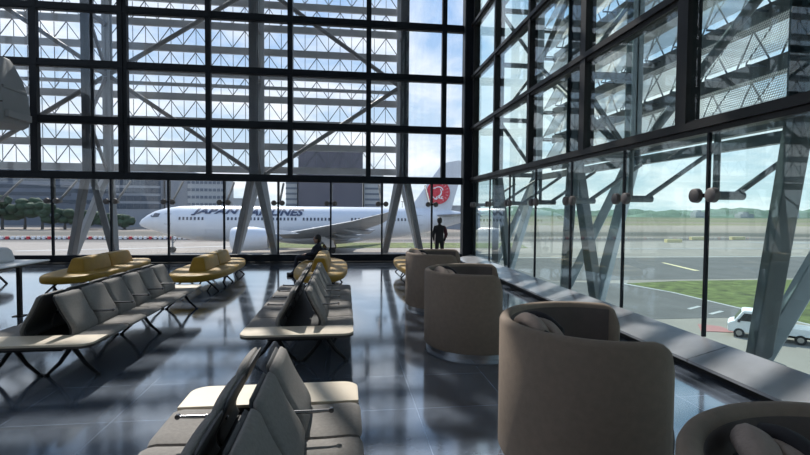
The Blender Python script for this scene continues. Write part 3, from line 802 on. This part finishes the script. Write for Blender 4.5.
# buildings behind the aircraft
def building(name, x0, x1, y, zt, m, label, wins=None, extra=None):
    t = thing(name, label, 'building', ((x0 + x1) / 2, y, GZ)); hw = (x1 - x0) / 2
    MB().box(-hw + .4, hw - .4, 0, 18, 0, zt - GZ).build('wall', M[m], t)
    MB().box(-hw + .3, hw - .3, -.1, 18.1, zt - GZ, zt - GZ + .6).build('parapet', M[m], t)
    if wins:
        cols, rows, wx, wz, zx0, mm = wins
        me = MB().box(-wx / 2, wx / 2, -.12, .0, -wz / 2, wz / 2).build('window', M[mm], t)
        first = True
        for r_ in range(rows):
            for c_ in range(cols):
                o = me if first else me.copy()
                if not first: COL.objects.link(o)
                first = False
                o.location = (-hw + (c_ + .5) * 2 * hw / cols, 0, zx0 - GZ + (zt - zx0 - .8) * (r_ + .5) / rows)
    return t
YB = 215.
def bxp(px_):  # metres across at YB for a pixel column near the horizon
    return math.tan(math.atan((px_ - 405) / 475.58) + YW) * YB
building('apartment_block', bxp(-70), bxp(62), YB + 20, 20.5, 'bld_blue', 'slate grey block behind the trees at far left', (14, 5, 3.6, 1.6, 3, 'bld_win'))
building('apartment_block', bxp(62), bxp(113), YB + 6, 17., 'bld_blue', 'dark slate block left of the windowed block, near the left column', (7, 3, 3.4, 1.8, 2, 'bld_win'))
building('office_block', bxp(113), bxp(161), YB, 18.5, 'bld_grey', 'grey office block with square windows above the aircraft nose', (7, 5, 2.6, 2.3, 1, 'bld_win'))
building('office_block', bxp(161), bxp(187), YB + 4, 17.8, 'bld_grey', 'plain grey block between two windowed blocks')
building('office_block', bxp(187), bxp(225), YB, 15.5, 'bld_white', 'pale office block with small windows above the airliner name', (9, 5, 1.3, 1.2, -1, 'bld_blue'))
building('low_hall', bxp(232), bxp(262), YB, 6, 'bld_white', 'low pale hall in the gap behind the second column')
building('hotel_tower', bxp(285), bxp(298), YB, 18, 'bld_white', 'pale balconied wing left of the dark tower', (1, 8, 5, .9, -2, 'bld_blue'))
building('hotel_tower', bxp(298), bxp(363), YB - 3, 27.5, 'bld_dark', 'broad dark tower behind the airliner, right of centre', (3, 1, 8, 12, 6, 'bld_dark'))
building('hotel_tower', bxp(363), bxp(384), YB, 18.5, 'bld_white', 'pale balconied wing right of the dark tower', (1, 8, 8, .9, -2, 'bld_blue'))
building('hangar', bxp(440), bxp(475), YB - 10, 3.6, 'bld_grey', 'low grey hangar under the aircraft tail')
# trees at far left
def tree(x, y, h, w, label):
    t = thing('tree', label, 'tree', (x, y, GZ), 0, 'trees at the airfield edge')
    rnd = random.Random(int(x * 7 + y)); mb = MB(); w *= .8
    MB().tube([(0, 0, 0), (.2, 0, h * .5)], [.5, .3], 8).build('trunk', M['edge'], t)
    for i in range(16):
        c = (rnd.uniform(-w * .4, w * .4), rnd.uniform(-w * .2, w * .2), h * rnd.uniform(.3, .8)); r_ = w * rnd.uniform(.16, .28)
        def sq(p, c=c): n_ = 1 + .3 * noise.noise(p * .8 + Vector(c)) ; return p * n_
        ellip(mb, c, (r_, r_, r_ * .8), 10, 7, None, sq)
    mb.build('crown', M['leaf'], t, angle=80)
for i, (px_, h, w) in enumerate([(-22, 9, 10), (0, 11, 12), (21, 9.5, 11), (42, 8, 10), (63, 5.5, 10), (84, 4.5, 9), (104, 4, 9), (123, 3.5, 8)]):
    X_ = bxp(px_) * (YB - 25) / YB
    tree(X_, YB - 25 + (i % 3), h + 3, w, '%s dark green tree from the left in front of the slate blocks' % ORD[i])
# airfield barrier of red and white blocks
t = thing('barrier', 'long low barrier of red and white blocks behind the aircraft nose', 'barrier', (-60, 130, GZ))
MB().box(-52, 70, -.25, .25, 0, .5).build('rail', M['bld_dark'], t)
bw = MB().box(-.3, .3, -.3, .3, 0, .75).build('block', M['white'], t); br_ = MB().box(-.28, .28, -.3, .3, 0, .7).build('block', M['red'], t)
for i in range(96):
    src = (bw if i % 4 else br_)
    o = src if i in (0, 1) else src.copy()
    if i > 1: COL.objects.link(o)
    o.location = (-52 + i * 1.2, -.4, .1)
# extra service objects: light masts
for i, (x, y, h) in enumerate([(-76, 150, 9), (40, 330, 14), (66, 240, 8)]):
    o = MB().tube([(x, y, GZ), (x, y, GZ + h)], .18, 8).box(x - 1, x + 1, y - .3, y + .3, GZ + h, GZ + h + .4).build('light_mast', M['steel'])
    tag(o, ['light mast on the airfield behind the aircraft nose', 'tall light mast far off beyond the corner', 'light mast beyond the right glass near the corner'][i], 'mast', 'light masts')

# ------------------------------------------------------------------ aircraft
AY = 91.8
t = thing('airliner', 'white twin engine airliner parked nose left outside the back glass', 'aircraft', (0, AY, GZ), 0)
def Z(z): return z - GZ
st = [(-37.0, -.95, .05, .05), (-36.6, -.85, .55, .6), (-35.6, -.65, 1.15, 1.2), (-34.2, -.45, 1.85, 1.8), (-32.4, -.45, 2.35, 2.35), (-30, -.60, 2.75, 2.9), (-27, -.8, 3.05, 3.2), (-23, -.88, 3.15, 3.32),
      (-10, -.88, 3.15, 3.32), (0, -.85, 3.15, 3.28), (7, -.7, 3.05, 3.1), (12, -.4, 2.7, 2.8), (17, .05, 2.05, 2.2), (21, .45, 1.3, 1.45), (24.5, .7, .55, .7), (25.6, .75, .2, .3)]
def fus(x):
    for a, b in zip(st[:-1], st[1:]):
        if a[0] <= x <= b[0]:
            f = (x - a[0]) / (b[0] - a[0]); return [a[i] * (1 - f) + b[i] * f for i in range(4)]
    return st[-1]
NS = 32; rings = []
# subdivide stations smoothly
xs = []
for a, b in zip(st[:-1], st[1:]):
    for i in range(3): xs.append(a[0] + (b[0] - a[0]) * i / 3)
xs.append(st[-1][0])
for x in xs:
    _, zc, ry_, rz_ = fus(x); rings.append([(x, ry_ * math.cos(2 * PI * i / NS), Z(zc) + rz_ * math.sin(2 * PI * i / NS)) for i in range(NS)])
MB().loft(rings).build('fuselage', M['aircraft'], t, angle=80)
def side_y(x, z):
    _, zc, ry_, rz_ = fus(x); q = max(-.98, min(.98, (z - zc) / rz_)); return -ry_ * math.sqrt(1 - q * q)
def decal(name, quads, m, off=.06, parent=t):
    mb = MB()
    for q in quads:
        f = [(x, side_y(x, z) - off, Z(z)) for x, z in q]; b = [(x, side_y(x, z) + .05, Z(z)) for x, z in q]; n = len(q)
        mb.add(f + b, [tuple(range(n)), tuple(range(n, 2 * n))[::-1]] + [(i, (i + 1) % n, n + (i + 1) % n, n + i) for i in range(n)])
    return mb.build(name, m, parent)
wq = []
x = -29.5
cnt = 0
segs = [(-29.3, -25.2), (-21.6, -8.6), (-7.6, -2.5), (1.2, 5.2), (6.6, 12.4)]
for a, b in segs:
    x = a
    while x < b:
        wq.append([(x, -.15), (x + .33, -.15), (x + .33, .38), (x, .38)]); x += .66
me0 = None
for q in wq[:95]:
    decal('cabin_window', [q], M['window_dark'])
decal('cockpit_window', [[(-34.6, .55), (-33.7, 1.05), (-32.75, .95), (-33.0, .35), (-34.2, .28)]], M['window_dark'])
for x in (-31.3, -18.3, 5.6, 14.2):
    decal('door', [[(x - .55, -.95), (x - .5, -.95), (x - .5, .95), (x - .55, .95)], [(x + .5, -.95), (x + .55, -.95), (x + .55, .95), (x + .5, .95)], [(x - .55, .9), (x + .55, .9), (x + .55, .96), (x - .55, .96)], [(x - .55, -.95), (x + .55, -.95), (x + .55, -.89), (x - .55, -.89)]], M['wing'])
# lettering
def text_mesh(s, size, shear=.3, offset=.045):
    c = bpy.data.curves.new('lettering', 'FONT'); c.body = s; c.size = size; c.shear = shear; c.offset = offset; c.resolution_u = 3; c.space_character = 1.05
    o = bpy.data.objects.new('tmp', c); COL.objects.link(o); dg = bpy.context.evaluated_depsgraph_get(); dg.update()
    me = bpy.data.meshes.new_from_object(o.evaluated_get(dg)); bpy.data.objects.remove(o); return me
def put_text(s, x0, x1, z0, height, m, name='lettering', parent=t, fn=None, off=.12):
    me = text_mesh(s, 1.0)
    xs_ = [v.co.x for v in me.vertices]; ys_ = [v.co.y for v in me.vertices]; mx, mn, my, ny = max(xs_), min(xs_), max(ys_), min(ys_)
    bm = bmesh.new(); bm.from_mesh(me)
    for q in range(1, 10): bmesh.ops.bisect_plane(bm, geom=bm.verts[:] + bm.edges[:] + bm.faces[:], plane_co=(0, ny + (my - ny) * q / 10, 0), plane_no=(0, 1, 0))
    bm.to_mesh(me); bm.free()
    for v in me.vertices:
        x = x0 + (v.co.x - mn) / (mx - mn) * (x1 - x0); z = z0 + (v.co.y - ny) / (my - ny) * height
        y = (fn(x, z) if fn else side_y(x, z)) - off
        v.co = (x, y, Z(z))
    me.materials.clear(); me.materials.append(m)
    o = bpy.data.objects.new(name, me); COL.objects.link(o); o.parent = parent; return o
put_text('JAPAN', -27.2, -19.0, .68, 1.3, M['navy']); put_text('AIRLINES', -17.3, -7.4, .68, 1.3, M['navy'])
# fin
def wing_solid(root, tip, name, m, thick=(.5, .15), par=t):
    # root/tip: (le point, te point) world-ish local; build airfoil loft
    rg = []
    for (le, te), th in ((root, thick[0]), (tip, thick[1])):
        le = Vector(le); te = Vector(te); c = te - le
        up = Vector((0, 0, 1)) if name != 'tail_fin' else Vector((0, 1, 0))
        ring = []
        for u, w in [(0, 0), (.03, .5), (.12, .85), (.35, 1), (.65, .7), (1, .05)]: ring.append(le + c * u + up * (w * th / 2))
        for u, w in [(1, -.05), (.65, -.5), (.35, -.9), (.12, -.8), (.03, -.5)]: ring.append(le + c * u + up * (w * th / 2))
        rg.append(ring)
    return MB().loft(rg).build(name, m, par, angle=50)
wing_solid(((12.4, 0, Z(2.0)), (20.6, 0, Z(1.2))), ((18.6, 0, Z(10.6)), (23.4, 0, Z(11.4))), 'tail_fin', M['aircraft'], (.9, .35))
ft = bpy.context.scene
MB().prism([(18.6, Z(10.55)), (19.8, Z(11.3)), (22.2, Z(11.75)), (23.4, Z(11.5)), (23.2, Z(10.8)), (21, Z(10.4))], 'y', -.12, .12).build('fin_tip', M['aircraft'], t)
# tail emblem: red disc with white crane sweep
cx_, cz_, re_ = 18.1, 5.45, 2.3
em = MB().prism([(cx_ + re_ * math.cos(a * PI / 20), Z(cz_ + re_ * math.sin(a * PI / 20))) for a in range(40)], 'y', -.62, -.56).build('tail_emblem', M['red'], t)
def arc_band(c0, r0, r1, a0, a1, w0, w1, n=14):
    L_, R_ = [], []
    for i in range(n + 1):
        f = i / n; a = R(a0 + (a1 - a0) * f); r_ = r0 + (r1 - r0) * f; w = (w0 + (w1 - w0) * f) / 2
        L_.append((c0[0] + (r_ - w) * math.cos(a), Z(c0[1] + (r_ - w) * math.sin(a)))); R_.append((c0[0] + (r_ + w) * math.cos(a), Z(c0[1] + (r_ + w) * math.sin(a))))
    return L_ + R_[::-1]
mk = MB()
mk.prism(arc_band((cx_ + .15, cz_ + .1), 1.05, .8, 150, 20, .16, .22), 'y', -.66, -.61)
mk.prism(arc_band((cx_ - .25, cz_ + .1), .75, .95, 40, -75, .14, .34), 'y', -.66, -.61)
mk.prism(arc_band((cx_ + .1, cz_ - .1), 1.5, 1.35, 165, 255, .08, .22), 'y', -.66, -.61)
mk.prism([(cx_ - .62, Z(cz_ + .72)), (cx_ - 1.45, Z(cz_ + .62)), (cx_ - .62, Z(cz_ + 1.0))], 'y', -.66, -.61)
for a in range(-60, 80, 20):
    mk.prism(arc_band((cx_, cz_), 1.35, 1.95, a, a + 5, .02, .02, 3) if False else [(cx_ + 1.3 * math.cos(R(a)), Z(cz_ + 1.3 * math.sin(R(a)))), (cx_ + 2.0 * math.cos(R(a + 1)), Z(cz_ + 2.0 * math.sin(R(a + 1)))), (cx_ + 2.0 * math.cos(R(a + 3)), Z(cz_ + 2.0 * math.sin(R(a + 3))))], 'y', -.66, -.61)
mk.build('crane_mark', M['white'], em)
put_text('JAL', cx_ - .75, cx_ + 1.0, cz_ - 1.45, .7, M['white'], 'emblem_lettering', em, fn=lambda x, z: -.56, off=.1)
# stabilisers, wings
wing_solid(((17.2, -1.2, Z(.9)), (22.8, -1.0, Z(.9))), ((23.5, -9.6, Z(1.5)), (25.6, -9.6, Z(1.5))), 'stabiliser', M['wing'], (.5, .15))
wing_solid(((17.2, 1.2, Z(.9)), (22.8, 1.0, Z(.9))), ((23.5, 9.6, Z(1.5)), (25.6, 9.6, Z(1.5))), 'stabiliser', M['wing'], (.5, .15))
for s in (-1, 1):
    rg = []
    for (le, te, th) in [((-13.5, s * 2.2, Z(-2.9)), (.5, s * 2.2, Z(-3.2)), 1.3), ((-8.2, s * 9.5, Z(-1.9)), (1.2, s * 9.5, Z(-2.35)), .85), ((1.0, s * 22.5, Z(.2)), (5.6, s * 22.5, Z(.0)), .4), ((5.6, s * 28.6, Z(1.55)), (7.0, s * 28.8, Z(1.6)), .12)]:
        le = Vector(le); te = Vector(te); c = te - le; ring = []
        for u, w in [(0, 0), (.03, .5), (.12, .85), (.35, 1), (.65, .7), (1, .05)]: ring.append(le + c * u + Vector((0, 0, w * th / 2)))
        for u, w in [(1, -.05), (.65, -.5), (.35, -.9), (.12, -.8), (.03, -.5)]: ring.append(le + c * u + Vector((0, 0, w * th / 2)))
        rg.append(ring)
    wg = MB().loft(rg).build('wing', M['wing'], t, angle=50)
    for yy, xx, zz in ((6, -.2, -3.1), (12, 1.4, -2.3), (17, 3.2, -1.3)):
        mb = MB().tube([(xx - 3.2, s * yy, Z(zz + .1)), (xx - 1.5, s * yy, Z(zz - .25)), (xx + .6, s * yy, Z(zz - .25)), (xx + 1.6, s * yy, Z(zz + .1))], [.1, .38, .35, .06], 10)
        mb.build('flap_fairing', M['wing'], wg)
    # lowered flap
    # engine
    eng = MB(); pr_ = [(-18.3, 1.55), (-18.5, 1.7), (-18.2, 1.86), (-16.8, 2.02), (-14.8, 1.98), (-13.2, 1.72), (-12.6, 1.5)]
    rg = [[(x, s * 10.2 + r_ * math.cos(2 * PI * i / 28), Z(-3.05) + r_ * math.sin(2 * PI * i / 28)) for i in range(28)] for x, r_ in pr_]
    e = eng.loft(rg, True, False).build('engine', M['aircraft'], t, angle=80)
    mb = MB(); rg = [[(x, s * 10.2 + r_ * math.cos(2 * PI * i / 20), Z(-3.05) + r_ * math.sin(2 * PI * i / 20)) for i in range(20)] for x, r_ in [(-13.6, 1.1), (-12.0, .95), (-11.0, .6), (-10.3, .12)]]
    mb.loft(rg).build('exhaust_cone', M['wing'], e)
    mb = MB().loft([[(x, s * 10.2 + r_ * math.cos(2 * PI * i / 20), Z(-3.05) + r_ * math.sin(2 * PI * i / 20)) for i in range(20)] for x, r_ in [(-17.6, 1.6), (-17.5, 1.6)]])
    mb.build('fan', M['bld_dark'], e)
    MB().prism([(-16, Z(-1.2)), (-9, Z(-1.8)), (-7.5, Z(-2.2)), (-13, Z(-2.4))], 'y', s * 10.2 - .2, s * 10.2 + .2).build('pylon', M['aircraft'], e)
# belly fairing
ellip(MB(), (-5, 0, Z(-3.4)), (10, 2.9, 1.35), 20, 10).build('belly_fairing', M['aircraft'], t, angle=80)
# landing gear
g_ = MB().tube([(-31.3, 0, Z(-3.0)), (-31.3, 0, Z(-5.7))], .16, 10).bar((-31.3, 0, Z(-4.6)), (-30.2, 0, Z(-3.3)), .12, .12).build('nose_gear', M['wing'], t)
for s in (-1, 1): MB().tube([(-31.3, s * .28 - .14, Z(-5.68)), (-31.3, s * .28 + .14, Z(-5.68))], .52, 20).build('wheel', M['tyre'], g_)
for s in (-1, 1):
    g_ = MB().tube([(-3.2, s * 4.6, Z(-2.6)), (-3.0, s * 4.9, Z(-5.6))], .25, 10).bar((-3.8, s * 4.9, Z(-5.55)), (-2.2, s * 4.9, Z(-5.55)), .2, .2).bar((-3, s * 4.8, Z(-4.4)), (-1.2, s * 4.2, Z(-3)), .15, .15).build('main_gear', M['wing'], t)
    MB().prism([(-4.6, Z(-2.9)), (-2.3, Z(-2.9)), (-1.6, Z(-4.9)), (-3.1, Z(-4.9))], 'y', s * 5.3 - .05, s * 5.3 + .05).build('gear_door', M['aircraft'], t)
    for dx in (-.75, .75):
        for dy in (-.45, .45): MB().tube([(-3.0 + dx, s * 4.9 + dy - .2, Z(-5.55)), (-3.0 + dx, s * 4.9 + dy + .2, Z(-5.55))], .64, 20).build('wheel', M['tyre'], g_)

# ------------------------------------------------------------------ white pickup truck
ang = math.atan2(1.62, -1.80)
t = thing('truck', 'small white pickup truck parked on apron behind the right glass', 'truck', (26.95, 27.3, GZ), ang)
def side(poly, y0, y1, name, m, bev=.03, par=t): return MB().prism(poly, 'y', y0, y1).build(name, m, par, bevel=bev)
side([(1.95, .35), (2.0, .80), (1.86, .98), (1.62, 1.06), (1.22, 1.72), (1.08, 1.78), (.08, 1.78), (0, 1.70), (-.03, .35)], -.78, .78, 'cab', M['white'], .06)
side([(1.62, 1.10), (1.26, 1.69), (1.20, 1.66), (1.55, 1.07)], -.68, .68, 'windscreen', M['truck_glass'], 0)
for s in (-1, 1):
    MB().prism([(1.42, 1.10), (1.10, 1.60), (.35, 1.60), (.35, 1.10)], 'y', s * .785 - .012, s * .785 + .012).build('side_window', M['truck_glass'], t)
    MB().box(1.3, 1.45, s * .92 - .06, s * .92 + .06, 1.02, 1.2).build('mirror', M['black'], t)
    MB().box(.35, .5, s * .79 - .01, s * .79 + .01, .86, .9).build('door_handle', M['black'], t)
    MB().box(1.93, 2.01, s * .6 - .14, s * .6 + .14, .68, .84).build('headlight', M['plinth'], t)
    MB().box(-2.68, -2.62, s * .66 - .07, s * .66 + .07, .62, .85).build('tail_light', M['tail_red'], t)
    for x in (1.35, -1.75):
        w_ = MB().tube([(x, s * .70 - .09, .3), (x, s * .70 + .09, .3)], .3, 20).build('wheel', M['tyre'], t)
        MB().tube([(x, s * .70 + s * .08, .3), (x, s * .70 + s * .10, .3)], .17, 14).build('hubcap', M['plinth'], w_)
mb = MB().box(-2.62, -.2, -.76, .76, .5, .62).box(-2.62, -.2, -.76, -.71, .62, .98).box(-2.62, -.2, .71, .76, .62, .98).box(-2.65, -2.6, -.76, .76, .62, .98).box(-.24, -.2, -.76, .76, .62, 1.25)
mb.build('cargo_bed', M['white'], t, bevel=.02)
MB().box(-2.5, 1.9, -.35, .35, .3, .45).build('chassis', M['black'], t)
MB().box(-.75, -.06, -.6, .6, .98, 1.6).build('equipment_rack', M['black'], t, bevel=.03)
# crates on the bed
o = MB().box(27.0, 27.5, 26.6, 27.1, GZ + .62, GZ + 1.2).build('cargo_crate', M['paint_yel'], bevel=.02); tag(o, 'tan crate carried on the white truck bed', 'crate')

# ------------------------------------------------------------------ light
w = bpy.data.worlds.new('sky'); SC.world = w; w.use_nodes = True
N = w.node_tree.nodes; L = w.node_tree.links; bg = N['Background']
tc = N.new('ShaderNodeTexCoord'); sp = N.new('ShaderNodeSeparateXYZ'); L.new(tc.outputs['Generated'], sp.inputs[0])
mx = N.new('ShaderNodeMath'); mx.operation = 'MAXIMUM'; mx.inputs[1].default_value = 0.0; L.new(sp.outputs['Z'], mx.inputs[0])
ad = N.new('ShaderNodeMath'); ad.operation = 'ADD'; ad.inputs[1].default_value = .22; L.new(mx.outputs[0], ad.inputs[0])
dv = N.new('ShaderNodeVectorMath'); dv.operation = 'DIVIDE'; L.new(tc.outputs['Generated'], dv.inputs[0])
cb = N.new('ShaderNodeCombineXYZ')
for i in range(3): L.new(ad.outputs[0], cb.inputs[i])
L.new(cb.outputs[0], dv.inputs[1])
nz = N.new('ShaderNodeTexNoise'); nz.inputs['Scale'].default_value = 1.7; nz.inputs['Detail'].default_value = 9; nz.inputs['Roughness'].default_value = .58; nz.inputs['Distortion'].default_value = .3
L.new(dv.outputs[0], nz.inputs['Vector'])
cr = N.new('ShaderNodeValToRGB'); cr.color_ramp.elements[0].position = .43; cr.color_ramp.elements[0].color = (0, 0, 0, 1); cr.color_ramp.elements[1].position = .62; cr.color_ramp.elements[1].color = (1, 1, 1, 1)
L.new(nz.outputs['Fac'], cr.inputs[0])
sk = N.new('ShaderNodeValToRGB'); sk.color_ramp.elements[0].position = 0; sk.color_ramp.elements[0].color = (.72, .84, .90, 1); sk.color_ramp.elements[1].position = .55; sk.color_ramp.elements[1].color = (.20, .43, .85, 1)
L.new(mx.outputs[0], sk.inputs[0])
mi = N.new('ShaderNodeMixRGB'); L.new(cr.outputs[0], mi.inputs[0]); L.new(sk.outputs[0], mi.inputs[1]); mi.inputs[2].default_value = (1.0, 1.02, 1.06, 1)
L.new(mi.outputs[0], bg.inputs[0]); bg.inputs[1].default_value = .86
sun = bpy.data.lights.new('sun', 'SUN'); sun.energy = 4.6; sun.angle = R(.6); sun.color = (1, .94, .85)
so = bpy.data.objects.new('sun', sun); COL.objects.link(so)
so.rotation_euler = Vector((-.14, .42, .44)).to_track_quat('Z', 'Y').to_euler()

vs = SC.view_settings; vs.view_transform = 'Standard'; vs.look = 'None'; vs.gamma = 1; vs.use_curve_mapping = False; vs.exposure = 0.5
SC.cycles.transparent_max_bounces = 40; SC.cycles.max_bounces = 8; SC.cycles.glossy_bounces = 4
SC.cycles.use_denoising = True
